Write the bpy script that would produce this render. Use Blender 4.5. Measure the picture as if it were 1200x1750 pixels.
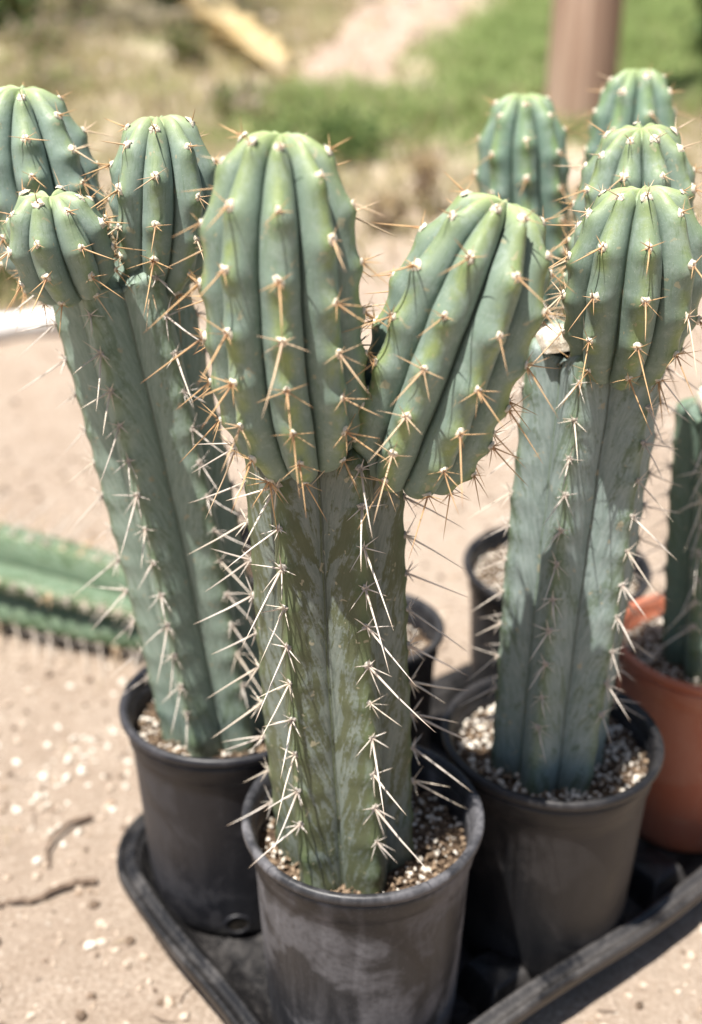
import bpy, math, random
import numpy as np
from mathutils import Vector, Matrix, noise as mnoise

# ------------------------------------------------------------------ camera, sky, sun, exposure
scene = bpy.context.scene
for o in list(bpy.data.objects):
    bpy.data.objects.remove(o)
COL = scene.collection
rnd = random.Random(7)

cam_data = bpy.data.cameras.new('camera')
cam = bpy.data.objects.new('camera', cam_data)
COL.objects.link(cam)
cam.location = (0, 0, 0.718)
cam.rotation_euler = (math.radians(90 - 26), 0, 0)
cam_data.sensor_fit = 'VERTICAL'
cam_data.sensor_height = 24.0
cam_data.lens = 1900 / 1750 * 24.0
cam_data.clip_start = 0.01
cam_data.clip_end = 500
cam_data.dof.use_dof = True
cam_data.dof.focus_distance = 0.628
cam_data.dof.aperture_fstop = 2.35
scene.camera = cam

SUN_TO = Vector((-0.74, -0.67, 0)).normalized()
SUN_EL = math.radians(71)
world = bpy.data.worlds.new('World')
scene.world = world
world.use_nodes = True
wn = world.node_tree
wn.nodes.clear()
sky = wn.nodes.new('ShaderNodeTexSky')
sky.sky_type = 'NISHITA'
sky.sun_disc = False
sky.sun_elevation = SUN_EL
sky.sun_rotation = math.atan2(SUN_TO.x, SUN_TO.y)
sky.dust_density = 1.5
bg = wn.nodes.new('ShaderNodeBackground')
bg.inputs['Strength'].default_value = 0.05
wo = wn.nodes.new('ShaderNodeOutputWorld')
wn.links.new(sky.outputs[0], bg.inputs[0])
wn.links.new(bg.outputs[0], wo.inputs[0])

sun_data = bpy.data.lights.new('sun', 'SUN')
sun_data.energy = 5.0
sun_data.angle = math.radians(0.5)
sun_data.color = (1.0, 0.95, 0.88)
sun = bpy.data.objects.new('sun', sun_data)
COL.objects.link(sun)
to_sun = Vector((SUN_TO.x * math.cos(SUN_EL), SUN_TO.y * math.cos(SUN_EL), math.sin(SUN_EL)))
sun.rotation_euler = (-to_sun).to_track_quat('-Z', 'Y').to_euler()
sun.location = (-2, -1.5, 5)

scene.view_settings.view_transform = 'Standard'
scene.view_settings.look = 'None'
scene.view_settings.exposure = 1.12
scene.view_settings.gamma = 1.0
scene.view_settings.use_curve_mapping = False
scene.cycles.use_denoising = True
scene.cycles.max_bounces = 6

# ------------------------------------------------------------------ helpers
def mesh_from(name, V, F, mat=None, smooth=True, attrs=None, mats=None, midx=None):
    me = bpy.data.meshes.new(name)
    me.from_pydata([tuple(v) for v in V], [], [tuple(f) for f in F])
    if attrs:
        for k, a in attrs.items():
            at = me.attributes.new(k, 'FLOAT', 'POINT')
            at.data.foreach_set('value', np.asarray(a, dtype=np.float32))
    for m in (mats or ([mat] if mat else [])):
        me.materials.append(m)
    if midx is not None:
        me.polygons.foreach_set('material_index', np.asarray(midx, dtype=np.int32))
    if smooth:
        me.polygons.foreach_set('use_smooth', np.ones(len(me.polygons), dtype=bool))
    me.update()
    return me

def link(name, me, parent=None):
    o = bpy.data.objects.new(name, me)
    COL.objects.link(o)
    if parent is not None:
        o.parent = parent
    return o

def tag(o, label=None, cat=None, group=None, kind=None):
    if label: o['label'] = label
    if cat: o['category'] = cat
    if group: o['group'] = group
    if kind: o['kind'] = kind
    return o

def empty(name, loc, rz=0.0):
    o = bpy.data.objects.new(name, None)
    o.empty_display_size = 0.02
    o.location = loc
    o.rotation_euler = (0, 0, rz)
    COL.objects.link(o)
    return o

class MB:
    """collects vertices and faces of one mesh"""
    def __init__(s):
        s.V = []; s.F = []; s.M = []
    def add(s, V, F, m=0):
        b = len(s.V)
        s.V += [tuple(v) for v in V]
        s.F += [tuple(i + b for i in f) for f in F]
        s.M += [m] * len(F)
    def build(s, name, mats, parent=None, smooth=True):
        if not isinstance(mats, (list, tuple)): mats = [mats]
        me = mesh_from(name, s.V, s.F, smooth=smooth, mats=mats, midx=s.M)
        return link(name, me, parent)

def grid_faces(nr, nc, closed=True):
    F = []
    for i in range(nr - 1):
        for j in range(nc if closed else nc - 1):
            k = (j + 1) % nc
            F.append((i * nc + j, i * nc + k, (i + 1) * nc + k, (i + 1) * nc + j))
    return F

def lathe(profile, n=64, wob=0.0, seed=0):
    V = []
    for i, (r, z) in enumerate(profile):
        for j in range(n):
            a = 2 * math.pi * j / n
            q = 1 + wob * math.sin(2 * a + seed) + wob * .6 * math.sin(3 * a + 1.7 * seed)
            V.append((r * q * math.cos(a), r * q * math.sin(a), z))
    return V, grid_faces(len(profile), n)

def tube(pts, radii, n=6, cap=True):
    V = []; P = [Vector(p) for p in pts]
    up = Vector((0.13, 0.21, 0.97))
    for i, p in enumerate(P):
        t = (P[min(i + 1, len(P) - 1)] - P[max(i - 1, 0)]).normalized()
        x = t.cross(up)
        if x.length < 1e-4: x = t.cross(Vector((1, 0, 0)))
        x.normalize(); y = t.cross(x)
        for j in range(n):
            a = 2 * math.pi * j / n
            V.append(p + (x * math.cos(a) + y * math.sin(a)) * radii[i])
    F = grid_faces(len(P), n)
    if cap:
        F.append(tuple(range(n)))
        F.append(tuple(range((len(P) - 1) * n, len(P) * n))[::-1])
    return V, F

_ico = None
def blob(c, r, rot=None, squash=(1, 1, 1), jit=0.25, rr=rnd):
    """low-poly stone: jittered icosahedron, 20 triangles"""
    global _ico
    if _ico is None:
        p = (1 + 5 ** .5) / 2
        vv = [(-1,p,0),(1,p,0),(-1,-p,0),(1,-p,0),(0,-1,p),(0,1,p),(0,-1,-p),(0,1,-p),(p,0,-1),(p,0,1),(-p,0,-1),(-p,0,1)]
        vv = [Vector(v).normalized() for v in vv]
        ff = [(0,11,5),(0,5,1),(0,1,7),(0,7,10),(0,10,11),(1,5,9),(5,11,4),(11,10,2),(10,7,6),(7,1,8),
              (3,9,4),(3,4,2),(3,2,6),(3,6,8),(3,8,9),(4,9,5),(2,4,11),(6,2,10),(8,6,7),(9,8,1)]
        _ico = (vv, ff)
    a = rr.uniform(0, 6.28); ca, sa = math.cos(a), math.sin(a)
    V = []
    for v in _ico[0]:
        k = r * (1 + rr.uniform(-jit, jit))
        x, y, z = v.x * k * squash[0], v.y * k * squash[1], v.z * k * squash[2]
        V.append((c[0] + x * ca - y * sa, c[1] + x * sa + y * ca, c[2] + z))
    return V, _ico[1]

# ------------------------------------------------------------------ node helpers
class NT:
    def __init__(s, name):
        s.m = bpy.data.materials.new(name)
        s.m.use_nodes = True
        s.t = s.m.node_tree
        s.bsdf = s.t.nodes['Principled BSDF']
    def n(s, typ, **kw):
        nd = s.t.nodes.new(typ)
        for k, v in kw.items(): setattr(nd, k, v)
        return nd
    def put(s, sock, v):
        if isinstance(v, bpy.types.NodeSocket): s.t.links.new(v, sock)
        elif v is not None:
            if isinstance(v, tuple) and len(v) == 3 and sock.type == 'RGBA': v = (*v, 1)
            sock.default_value = v
    def attr(s, name):
        return s.n('ShaderNodeAttribute', attribute_name=name).outputs['Fac']
    def obj(s):
        return s.n('ShaderNodeTexCoord').outputs['Object']
    def math(s, op, a, b=None, clamp=False):
        nd = s.n('ShaderNodeMath', operation=op, use_clamp=clamp)
        s.put(nd.inputs[0], a)
        if b is not None: s.put(nd.inputs[1], b)
        return nd.outputs[0]
    def noise(s, vec, scale, detail=4, rough=.55, dist=0.0):
        nd = s.n('ShaderNodeTexNoise')
        if vec is not None: s.put(nd.inputs['Vector'], vec)
        nd.inputs['Scale'].default_value = scale
        nd.inputs['Detail'].default_value = detail
        nd.inputs['Roughness'].default_value = rough
        nd.inputs['Distortion'].default_value = dist
        return nd.outputs['Fac']
    def ramp(s, fac, a, b, lo=0.0, hi=1.0):
        nd = s.n('ShaderNodeMapRange', interpolation_type='SMOOTHSTEP')
        s.put(nd.inputs['Value'], fac)
        nd.inputs['From Min'].default_value = a
        nd.inputs['From Max'].default_value = b
        nd.inputs['To Min'].default_value = lo
        nd.inputs['To Max'].default_value = hi
        return nd.outputs[0]
    def mix(s, fac, a, b, mode='MIX'):
        nd = s.n('ShaderNodeMix', data_type='RGBA', blend_type=mode)
        s.put(nd.inputs['Factor'], fac)
        s.put(nd.inputs['A'], a) if False else s.put([i for i in nd.inputs if i.name == 'A' and i.type == 'RGBA'][0], a)
        s.put([i for i in nd.inputs if i.name == 'B' and i.type == 'RGBA'][0], b)
        return [o for o in nd.outputs if o.type == 'RGBA'][0]
    def comb(s, x, y, z):
        nd = s.n('ShaderNodeCombineXYZ')
        s.put(nd.inputs[0], x); s.put(nd.inputs[1], y); s.put(nd.inputs[2], z)
        return nd.outputs[0]
    def bump(s, h, strength=.3, dist=.002, normal=None):
        nd = s.n('ShaderNodeBump')
        nd.inputs['Strength'].default_value = strength
        nd.inputs['Distance'].default_value = dist
        s.put(nd.inputs['Height'], h)
        if normal is not None: s.put(nd.inputs['Normal'], normal)
        return nd.outputs[0]
    def done(s, col, rough=.6, spec=.3, normal=None):
        s.put(s.bsdf.inputs['Base Color'], col)
        s.put(s.bsdf.inputs['Roughness'], rough)
        s.bsdf.inputs['Specular IOR Level'].default_value = spec
        if normal is not None: s.put(s.bsdf.inputs['Normal'], normal)
        return s.m

def mat_offshoot(name, blue=(.162, .220, .180), green=(.225, .280, .090), pale=(.36, .43, .20), off=0.0):
    """young waxy growth: blue-green flanks, fresher green on the rib crests, pale at the growing tip"""
    k = NT(name)
    t, w, wt, ar = k.attr('t'), k.attr('w'), k.attr('wt'), k.attr('ar')
    at = k.math('ABSOLUTE', t)
    o = k.n('ShaderNodeVectorMath', operation='ADD')
    k.put(o.inputs[0], k.obj()); o.inputs[1].default_value = (off, off, off)
    o = o.outputs[0]
    n1 = k.noise(o, 55, 3)
    n2 = k.noise(o, 260, 5, .6)
    n3 = k.noise(o, 900, 3, .6)
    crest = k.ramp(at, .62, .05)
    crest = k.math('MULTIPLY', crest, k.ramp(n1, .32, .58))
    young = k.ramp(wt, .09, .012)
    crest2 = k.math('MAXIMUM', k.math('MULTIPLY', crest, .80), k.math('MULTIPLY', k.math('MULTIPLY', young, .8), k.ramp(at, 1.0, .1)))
    c = k.mix(crest2, blue, green)
    c = k.mix(k.math('MULTIPLY', k.ramp(wt, .035, .0), .8), c, pale)
    dk = k.math('MULTIPLY', k.math('MULTIPLY', ar, k.ramp(at, .6, .1)), k.ramp(n2, .40, .62))
    c = k.mix(k.math('MULTIPLY', dk, .45), c, (.075, .13, .04))
    bloom = k.math('MULTIPLY', k.ramp(k.noise(o, 95, 6, .7, .3), .48, .66), .42)
    c = k.mix(bloom, c, (.285, .345, .305))
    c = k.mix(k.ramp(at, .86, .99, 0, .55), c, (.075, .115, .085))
    c = k.mix(k.ramp(n3, .62, .74, 0, .35), c, (.085, .14, .07))
    scar = k.ramp(k.noise(o, 140, 2, .5, .6), .66, .70, 0, .65)
    c = k.mix(scar, c, (.34, .31, .20))
    # rubbed wax: upright scuffs, and pale dust pores
    rubv = k.comb(k.math('ADD', k.math('MULTIPLY', t, 7.0), off), k.math('MULTIPLY', w, 55.0), k.math('MULTIPLY', k.attr('rib'), 4.3))
    rubn = k.noise(rubv, 1.6, 6, .68, .4)
    c = k.mix(k.ramp(rubn, .54, .66, 0, .5), c, (.095, .150, .075))
    c = k.mix(k.ramp(k.noise(o, 1500, 2, .5), .66, .72, 0, .55), c, (.42, .46, .38))
    b = k.bump(k.math('ADD', k.math('MULTIPLY', n2, .7), k.math('MULTIPLY', n3, .3)), .22, .0012)
    return k.done(c, k.ramp(n2, .3, .7, .42, .62), .32, b)

def mat_stem(name, base, rub, light, amount=.5, off=0.0):
    """old trunk skin: waxy grey bloom rubbed through to olive in chevron streaks along each flute"""
    k = NT(name)
    t, w, ar = k.attr('t'), k.attr('w'), k.attr('ar')
    rib = k.attr('rib')
    at = k.math('ABSOLUTE', t)
    # chevrons that climb from the flute towards the crests
    side = k.math('ADD', k.math('MULTIPLY', k.math('SIGN', t), 3.7), k.math('ADD', k.math('MULTIPLY', rib, 7.3), off))
    diag = k.math('ADD', at, k.math('MULTIPLY', w, 10.0))
    s1 = k.noise(k.comb(k.math('MULTIPLY', diag, 3.4), k.math('MULTIPLY', w, 26.0), side), 1.35, 7, .72, .9)
    s2 = k.noise(k.comb(k.math('MULTIPLY', diag, 9.0), k.math('MULTIPLY', w, 50.0), side), 1.2, 6, .68, .7)
    s3 = k.noise(k.comb(k.math('MULTIPLY', diag, 1.3), k.math('MULTIPLY', w, 12.0), side), 1.5, 3, .5)
    o = k.obj()
    n2 = k.noise(o, 300, 5, .6)
    lo = .62 - .16 * amount
    patch = k.ramp(k.math('ADD', k.math('MULTIPLY', s1, .55), k.math('ADD', k.math('MULTIPLY', s3, .30), k.math('ADD', k.math('MULTIPLY', n2, .15), k.math('MULTIPLY', k.math('SUBTRACT', .62, at), .10)))), lo - .012, lo + .045)
    c = k.mix(k.ramp(s2, .34, .68), base, light)
    c = k.mix(k.math('MULTIPLY', patch, .35 + .55 * amount), c, rub)
    c = k.mix(k.ramp(s2, .60, .68, 0, .4 * amount + .1), c, rub)
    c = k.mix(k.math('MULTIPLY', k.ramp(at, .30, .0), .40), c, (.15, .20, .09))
    c = k.mix(k.math('MULTIPLY', k.math('MULTIPLY', k.math('MULTIPLY', ar, k.ramp(at, .55, .1)), k.ramp(n2, .42, .6)), .5), c, (.06, .095, .035))
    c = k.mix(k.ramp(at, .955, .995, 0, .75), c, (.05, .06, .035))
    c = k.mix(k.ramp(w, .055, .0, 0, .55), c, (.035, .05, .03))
    c = k.mix(k.ramp(k.noise(o, 150, 3, .5, .4), .67, .70, 0, .7), c, (.36, .32, .22))
    c = k.mix(k.ramp(n2, .58, .75, 0, .25), c, (.05, .07, .04))
    h = k.math('ADD', k.math('MULTIPLY', s2, .6), k.math('MULTIPLY', n2, .5))
    return k.done(c, k.ramp(s1, .3, .7, .45, .68), .28, k.bump(h, .35, .0014))

def mat_spine(name, root, mid, tip):
    k = NT(name)
    u = k.attr('u')
    n = k.noise(k.obj(), 700, 2)
    c = k.mix(k.ramp(u, .0, .35), root, mid)
    c = k.mix(k.ramp(u, .72, 1.0), c, tip)
    rn = k.n('ShaderNodeObjectInfo').outputs['Random']
    c = k.mix(k.math('MULTIPLY', rn, .6), c, k.mix(.6, mid, (.22, .15, .10)))
    c = k.mix(k.ramp(k.math('FRACT', k.math('MULTIPLY', rn, 7.3)), .5, 1.0, 0, .55), c, (.72, .62, .48))
    c = k.mix(k.ramp(n, .55, .8, 0, .35), c, root)
    return k.done(c, .5, .3)

def mat_plain(name, c1, c2, scale=60, rough=.7, spec=.25, bump=.2, bd=.002, detail=5):
    k = NT(name)
    n = k.noise(k.obj(), scale, detail, .6)
    return k.done(k.mix(k.ramp(n, .32, .68), c1, c2), rough, spec, k.bump(n, bump, bd))

def mat_pot(name, base, dust, amount=.5, off=0.0, rough=.42):
    """nursery plastic: scuffed, with dried splash dust low on the side and rain streaks"""
    k = NT(name)
    o = k.n('ShaderNodeVectorMath', operation='ADD')
    k.put(o.inputs[0], k.obj()); o.inputs[1].default_value = (off, off * .7, 0)
    o = o.outputs[0]
    sep = k.n('ShaderNodeSeparateXYZ'); k.put(sep.inputs[0], k.obj())
    st = k.n('ShaderNodeMapping'); k.put(st.inputs['Vector'], o); st.inputs['Scale'].default_value = (1, 1, .12)
    streak = k.noise(st.outputs[0], 90, 4, .6)
    big = k.noise(o, 14, 4, .62, .6)
    fine = k.noise(o, 240, 5, .65)
    sc = k.n('ShaderNodeMapping'); k.put(sc.inputs['Vector'], o); sc.inputs['Scale'].default_value = (1, 1, 3.2)
    sc.inputs['Rotation'].default_value = (.5, .3, .2)
    scratch = k.ramp(k.noise(sc.outputs[0], 130, 2, .4, 2.5), .66, .69)
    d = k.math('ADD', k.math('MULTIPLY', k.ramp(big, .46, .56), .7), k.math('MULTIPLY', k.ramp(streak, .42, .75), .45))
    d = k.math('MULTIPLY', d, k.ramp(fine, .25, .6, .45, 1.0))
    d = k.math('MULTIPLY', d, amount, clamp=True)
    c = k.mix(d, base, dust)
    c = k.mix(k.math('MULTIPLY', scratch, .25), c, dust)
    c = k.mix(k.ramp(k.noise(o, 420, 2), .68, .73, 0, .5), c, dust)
    r = k.math('ADD', rough, k.math('MULTIPLY', d, .35), clamp=True)
    return k.done(c, r, .4, k.bump(k.math('ADD', fine, k.math('MULTIPLY', streak, .6)), .12, .0008))

M = {}
M['shootA'] = mat_offshoot('cactus_skin_young_a', off=0.0)
M['shootB'] = mat_offshoot('cactus_skin_young_b', blue=(.182, .245, .212), green=(.225, .290, .14), off=1.3)
M['shootC'] = mat_offshoot('cactus_skin_young_c', blue=(.158, .215, .176), green=(.210, .268, .095), off=2.1)
M['shootD'] = mat_offshoot('cactus_skin_young_d', blue=(.135, .205, .165), green=(.180, .262, .10), off=3.7)
M['stemA'] = mat_stem('cactus_skin_old_a', (.128, .152, .126), (.072, .078, .028), (.190, .214, .188), .80, .0)
M['stemB'] = mat_stem('cactus_skin_old_b', (.182, .245, .198), (.108, .155, .085), (.27, .335, .285), .36, 2.0)
M['stemC'] = mat_stem('cactus_skin_old_c', (.172, .222, .203), (.072, .107, .050), (.265, .315, .30), .46, 5.0)
M['stemE'] = mat_stem('cactus_skin_old_e', (.10, .155, .115), (.065, .10, .045), (.155, .205, .165), .35, 8.0)
M['fallen'] = mat_stem('cactus_skin_fallen', (.085, .135, .080), (.045, .075, .028), (.165, .22, .155), .55, 11.0)
M['spine_young'] = mat_spine('spine_amber', (.30, .15, .07), (.62, .40, .20), (.24, .08, .03))
M['spine_old'] = mat_spine('spine_bone', (.40, .32, .26), (.70, .64, .57), (.52, .40, .30))
M['wool'] = mat_plain('areole_wool', (.52, .46, .34), (.78, .73, .62), 900, .95, .05, .6, .001)
M['wool_old'] = mat_plain('areole_wool_grey', (.26, .23, .20), (.52, .48, .42), 900, .95, .05, .6, .001)
M['cork'] = mat_plain('cork_callus', (.50, .42, .32), (.76, .71, .61), 120, .9, .1, .7, .003)
M['dry_cork'] = mat_plain('dark_callus', (.10, .07, .045), (.22, .16, .10), 120, .9, .1, .7, .003)
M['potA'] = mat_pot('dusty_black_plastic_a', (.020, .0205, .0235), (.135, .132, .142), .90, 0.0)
M['potB'] = mat_pot('dusty_black_plastic_b', (.011, .0115, .0150), (.062, .060, .066), .60, .31)
M['potC'] = mat_pot('dusty_black_plastic_c', (.0085, .0088, .0105), (.050, .045, .045), .50, .77)
M['potD'] = mat_pot('dusty_black_plastic_d', (.010, .010, .012), (.07, .067, .066), .45, 1.17)
M['potT'] = mat_pot('terracotta_plastic', (.38, .120, .066), (.44, .23, .16), .55, 1.9, .45)
M['tray'] = mat_pot('tray_black_plastic', (.0085, .0083, .009), (.105, .098, .095), .50, 2.7, .40)
M['hole'] = mat_plain('drain_hole_painted_shade', (.012, .011, .010), (.03, .025, .02), 200, .9, .1)  # near-black colour painted for the shade inside the drain holes
M['soil'] = mat_plain('potting_mix', (.045, .030, .020), (.16, .11, .075), 420, .95, .1, .9, .004)
M['soil_chip'] = mat_plain('bark_chip', (.06, .040, .028), (.34, .25, .17), 500, .9, .1)
M['perlite'] = mat_plain('perlite', (.46, .40, .32), (.80, .76, .69), 300, .9, .1, .5, .001)

# ------------------------------------------------------------------ terrain
def sand_h(x, y):
    a = (y - 2.2) * 3
    rise = .12 * (math.log1p(math.exp(a)) if a < 30 else a) / 3
    if y > 16: rise -= .06 * (y - 16) * min(1, (y - 16) / 20)
    d = math.hypot(x - .05, y - .8)
    am = .0025 + min(.03, max(0, d - .6) * .012)
    z = am * (mnoise.noise((x * 3.1, y * 3.1, 2.2)) + .5 * mnoise.noise((x * 9, y * 9, 5.5)))
    if d < 2.6: z += .0016 * mnoise.noise((x * 42, y * 42, 1.0)) + .0010 * mnoise.noise((x * 95, y * 95, 3.0))
    return rise + z

def axis_samples(lo, hi, c0, c1, fine, grow):
    p = [c0]
    while p[-1] < c1: p.append(p[-1] + fine)
    s = fine
    while p[-1] < hi:
        s *= grow; p.append(min(hi, p[-1] + s))
    s = fine; q = [c0]
    while q[-1] > lo:
        s *= grow; q.append(max(lo, q[-1] - s))
    return q[:0:-1] + p

def build_ground():
    xs = axis_samples(-150, 150, -.62, .62, .007, 1.075)
    ys = axis_samples(-30, 220, .30, 1.5, .007, 1.055)
    V = [(x, y, sand_h(x, y)) for y in ys for x in xs]
    F = grid_faces(len(ys), len(xs), closed=False)
    k = NT('sandy_ground')
    o = k.obj()
    big = k.noise(o, 1.1, 4, .6); mid = k.noise(o, 14, 5, .65); fine = k.noise(o, 260, 5, .7); grit = k.noise(o, 700, 3, .7)
    c = k.mix(k.ramp(mid, .35, .66), (.48, .385, .305), (.60, .50, .41))
    c = k.mix(k.ramp(fine, .30, .70, .0, .85), (.29, .22, .165), c)
    c = k.mix(k.ramp(grit, .60, .72, 0, .6), c, (.56, .50, .43))
    c = k.mix(k.ramp(grit, .40, .30, 0, .7), c, (.11, .078, .055))
    c = k.mix(k.ramp(big, .42, .62, 0, .35), c, (.53, .44, .36))
    c = k.mix(k.ramp(k.noise(o, 75, 5, .7, .3), .56, .68, 0, .55), c, (.27, .205, .15))
    c = k.mix(k.ramp(k.noise(o, 120, 4, .7), .60, .70, 0, .6), c, (.70, .63, .54))
    # farther up the slope the soil carries dry litter and a thin green cover
    sep = k.n('ShaderNodeSeparateXYZ'); k.put(sep.inputs[0], o)
    far = k.ramp(sep.outputs[1], 2.6, 4.0)
    lit = k.noise(o, 5.5, 5, .65, .5)
    litc = k.mix(k.ramp(lit, .38, .60), (.36, .30, .19), (.50, .43, .32))
    litc = k.mix(k.ramp(k.noise(o, 3.1, 4, .6, .6), .50, .60, 0, .75), litc, (.19, .21, .075))
    litc = k.mix(k.ramp(k.noise(o, 8.0, 3, .6, .2), .60, .66, 0, .8), litc, (.52, .42, .37))
    c = k.mix(k.math('MULTIPLY', far, .9), c, litc)
    b = k.bump(k.math('ADD', fine, k.math('MULTIPLY', grit, .6)), 1.0, .004)
    m = k.done(c, .95, .08, b)
    g = link('ground', mesh_from('ground', V, F, m))
    tag(g, kind='structure')

build_ground()

def draped(name, outline_fn, ys, mat, lift=.006, nx=10):
    V = []
    for y in ys:
        x0, x1 = outline_fn(y)
        for i in range(nx + 1):
            x = x0 + (x1 - x0) * i / nx
            e = min(i, nx - i)
            V.append((x, y, sand_h(x, y) + (lift if e > 0 else -.012)))
    o = link(name, mesh_from(name, V, grid_faces(len(ys), nx + 1, closed=False), mat))
    return o

def path_x(y):
    t = (y - 4.7) / 1.6
    c = -.02 + .27 * t + .05 * math.sin(y * 2.1)
    wd = .20 + .10 * t + .03 * math.sin(y * 4.3)
    n = .10 * mnoise.noise((y * 3.3, 1, 1)); m = .10 * mnoise.noise((y * 3.3, 7, 1))
    return (c - wd + n, c + wd + m)
pth = draped('path', path_x, [4.62 + i * .05 for i in range(150)],
             mat_plain('path_earth', (.27, .20, .155), (.40, .31, .25), 7, .95, .08, .4, .004), .008)
tag(pth, kind='structure')

# ------------------------------------------------------------------ tray (local b along the front edge, a away)
TR = math.radians(36.5)
BV = Vector((math.cos(TR), math.sin(TR), 0)); AV = Vector((-math.sin(TR), math.cos(TR), 0))
TO = Vector((.008, .597, 0))
def on_tray(b, a, z=0): return TO + BV * b + AV * a + Vector((0, 0, z))

def build_tray():
    t = empty('nursery_tray', on_tray(.19, .078, 0), TR)
    tag(t, 'long black plastic nursery tray on the sand holding the potted cacti', 'tray')
    hx, hy, rc = .280, .165, .055
    path = []
    for cx, cy, a0 in ((hx - rc, hy - rc, 0), (-hx + rc, hy - rc, 90), (-hx + rc, -hy + rc, 180), (hx - rc, -hy + rc, 270)):
        for i in range(9):
            a = math.radians(a0 + i * 90 / 8)
            path.append((cx + rc * math.cos(a), cy + rc * math.sin(a), math.cos(a), math.sin(a)))
    # subdivide the straight runs so that the rim can sag a little
    P = []
    for i, p in enumerate(path):
        q = path[(i + 1) % len(path)]
        n = max(1, int(math.hypot(q[0] - p[0], q[1] - p[1]) / .03))
        for j in range(n):
            f = j / n
            P.append([p[k] * (1 - f) + q[k] * f for k in range(4)])
    def sweep(name, prof):
        V = []
        for d, z in prof:
            for i, (x, y, nx, ny) in enumerate(P):
                s = .0022 * math.sin(x * 17 + 1) * math.sin(y * 13 + x * 9)
                zz = z + (s if z > .02 else 0) + .003
                w = .0018 * math.sin(x * 23 + y * 31) if z > .02 else 0
                V.append((x + nx * (d + w), y + ny * (d + w), zz))
        return link(name, mesh_from(name, V, grid_faces(len(prof), len(P)), M['tray']), t)
    # wall (inside and outside skins), then the broad stepped rim
    sweep('wall', [(-.0180, .000), (-.0080, .030), (-.0010, .0385), (-.0035, .0415), (-.0062, .0355), (-.0112, .028), (-.0205, .0065), (-.040, .004)])
    sweep('rim', [(-.0032, .0410), (-.0025, .0445), (-.0005, .0460), (.0018, .0452), (.0028, .0422), (.0058, .0414), (.0080, .0420),
                  (.0098, .0446), (.0116, .0452), (.0134, .0436), (.0140, .0400), (.0139, .0345), (.0128, .0335), (.0122, .0350), (.0118, .0390), (.0006, .0395)])
    V = [(x - nx * .034, y - ny * .034, .0085) for x, y, nx, ny in P]
    V += [(x - nx * .034, y - ny * .034, .0045) for x, y, nx, ny in P]
    n = len(P)
    F = [tuple(range(n)), tuple(range(2 * n - 1, n - 1, -1))]
    link('floor_panel', mesh_from('floor_panel', V, F, M['tray'], smooth=False), t)
    # raised dividers between the cells
    def frustum(x, y, w0, d0, w1, d1, h):
        V = []; r = 5
        for (w, d, z) in ((w0, d0, .008), (w1 * 1.02, d1 * 1.02, h * .92), (w1 * .9, d1 * .9, h)):
            for sx, sy, a0 in ((1, 1, 0), (-1, 1, 90), (-1, -1, 180), (1, -1, 270)):
                for i in range(r):
                    a = math.radians(a0 + i * 90 / (r - 1)); q = .22 * min(w, d)
                    V.append((x + sx * (w - q) + q * math.cos(a), y + sy * (d - q) + q * math.sin(a), z))
        F = grid_faces(3, 4 * r); F.append(tuple(range(8 * r, 12 * r)))
        return V, F
    first = None
    for lx in (-.0985, .0845, .262):
        for ly in (-.128, .007, .128):
            if first is None:
                V, F = frustum(0, 0, .026, .026, .017, .017, .034)
                first = mesh_from('divider', V, F, M['tray'])
            if abs(lx) > .25: continue
            dv = link('divider', first, t)
            dv.location = (lx, ly, .0006 * (rnd.random()))
    return t
build_tray()

# ------------------------------------------------------------------ pots and soil
def build_pot(root, rim_r, base_r, height, mat, hole_angle=None, seed=0):
    H = height
    def rr(z): return base_r + (rim_r - .006 - base_r) * (z / H)
    prof = [(.0005, .004), (base_r * .80, .004), (base_r * .84, .0), (base_r * .965, .0), (base_r, .004)]
    for i in range(1, 12): prof.append((rr(i / 12 * (H - .030)), i / 12 * (H - .030)))
    prof += [(rr(H - .030), H - .030), (rr(H - .0292) + .0006, H - .0288), (rr(H - .028) + .0022, H - .0268), (rr(H - .02) + .0024, H - .016), (rr(H - .012) + .0026, H - .0095),
             (rr(H) - .0006, H - .010), (rr(H) - .0030, H - .012), (rr(H) - .0034, H - .03)]
    for i in range(1, 7):
        z = (H - .03) * (1 - i / 6) + .004
        prof.append((rr(z) - .0030, z))
    prof.append((.0005, .0045))
    V, F = lathe(prof, 72, .003, seed)
    pot = link('pot', mesh_from('pot', V, F, mat), root)
    q = rim_r
    rim = [(q - .0062, H - .0110), (q - .0030, H - .0088), (q - .0008, H - .0080), (q + .0006, H - .0055), (q + .0007, H - .0028), (q - .0004, H - .0006),
           (q - .0022, H), (q - .0045, H - .0006), (q - .0062, H - .0030), (q - .0078, H - .0090), (q - .0088, H - .0130), (q - .0080, H - .0135)]
    V, F = lathe(rim, 72, .003, seed)
    link('rim', mesh_from('rim', V, F, mat), pot)
    if hole_angle is not None:
        for a in hole_angle:
            n = Vector((math.cos(a), math.sin(a), 0)); u = Vector((-math.sin(a), math.cos(a), 0))
            c = n * (rr(.012) + .0004) + Vector((0, 0, .0145))
            mb = MB()
            ring = []
            for (r0, d) in ((.0098, -.0006), (.0092, .0012), (.0080, .0012), (.0075, -.0004)):
                ring += [c + n * d + u * (r0 * 1.15 * math.cos(k * .2618)) + Vector((0, 0, r0 * math.sin(k * .2618))) for k in range(24)]
            mb.add(ring, grid_faces(4, 24), 0)
            mb.add([c + n * .0002 + u * (.0078 * 1.15 * math.cos(k * .2618)) + Vector((0, 0, .0078 * math.sin(k * .2618))) for k in range(24)], [tuple(range(24))], 1)  # no opening is cut: flat dark disc paints the shade inside the hole
            mb.build('drain_hole', [mat, M['hole']], pot)
    return pot

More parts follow.
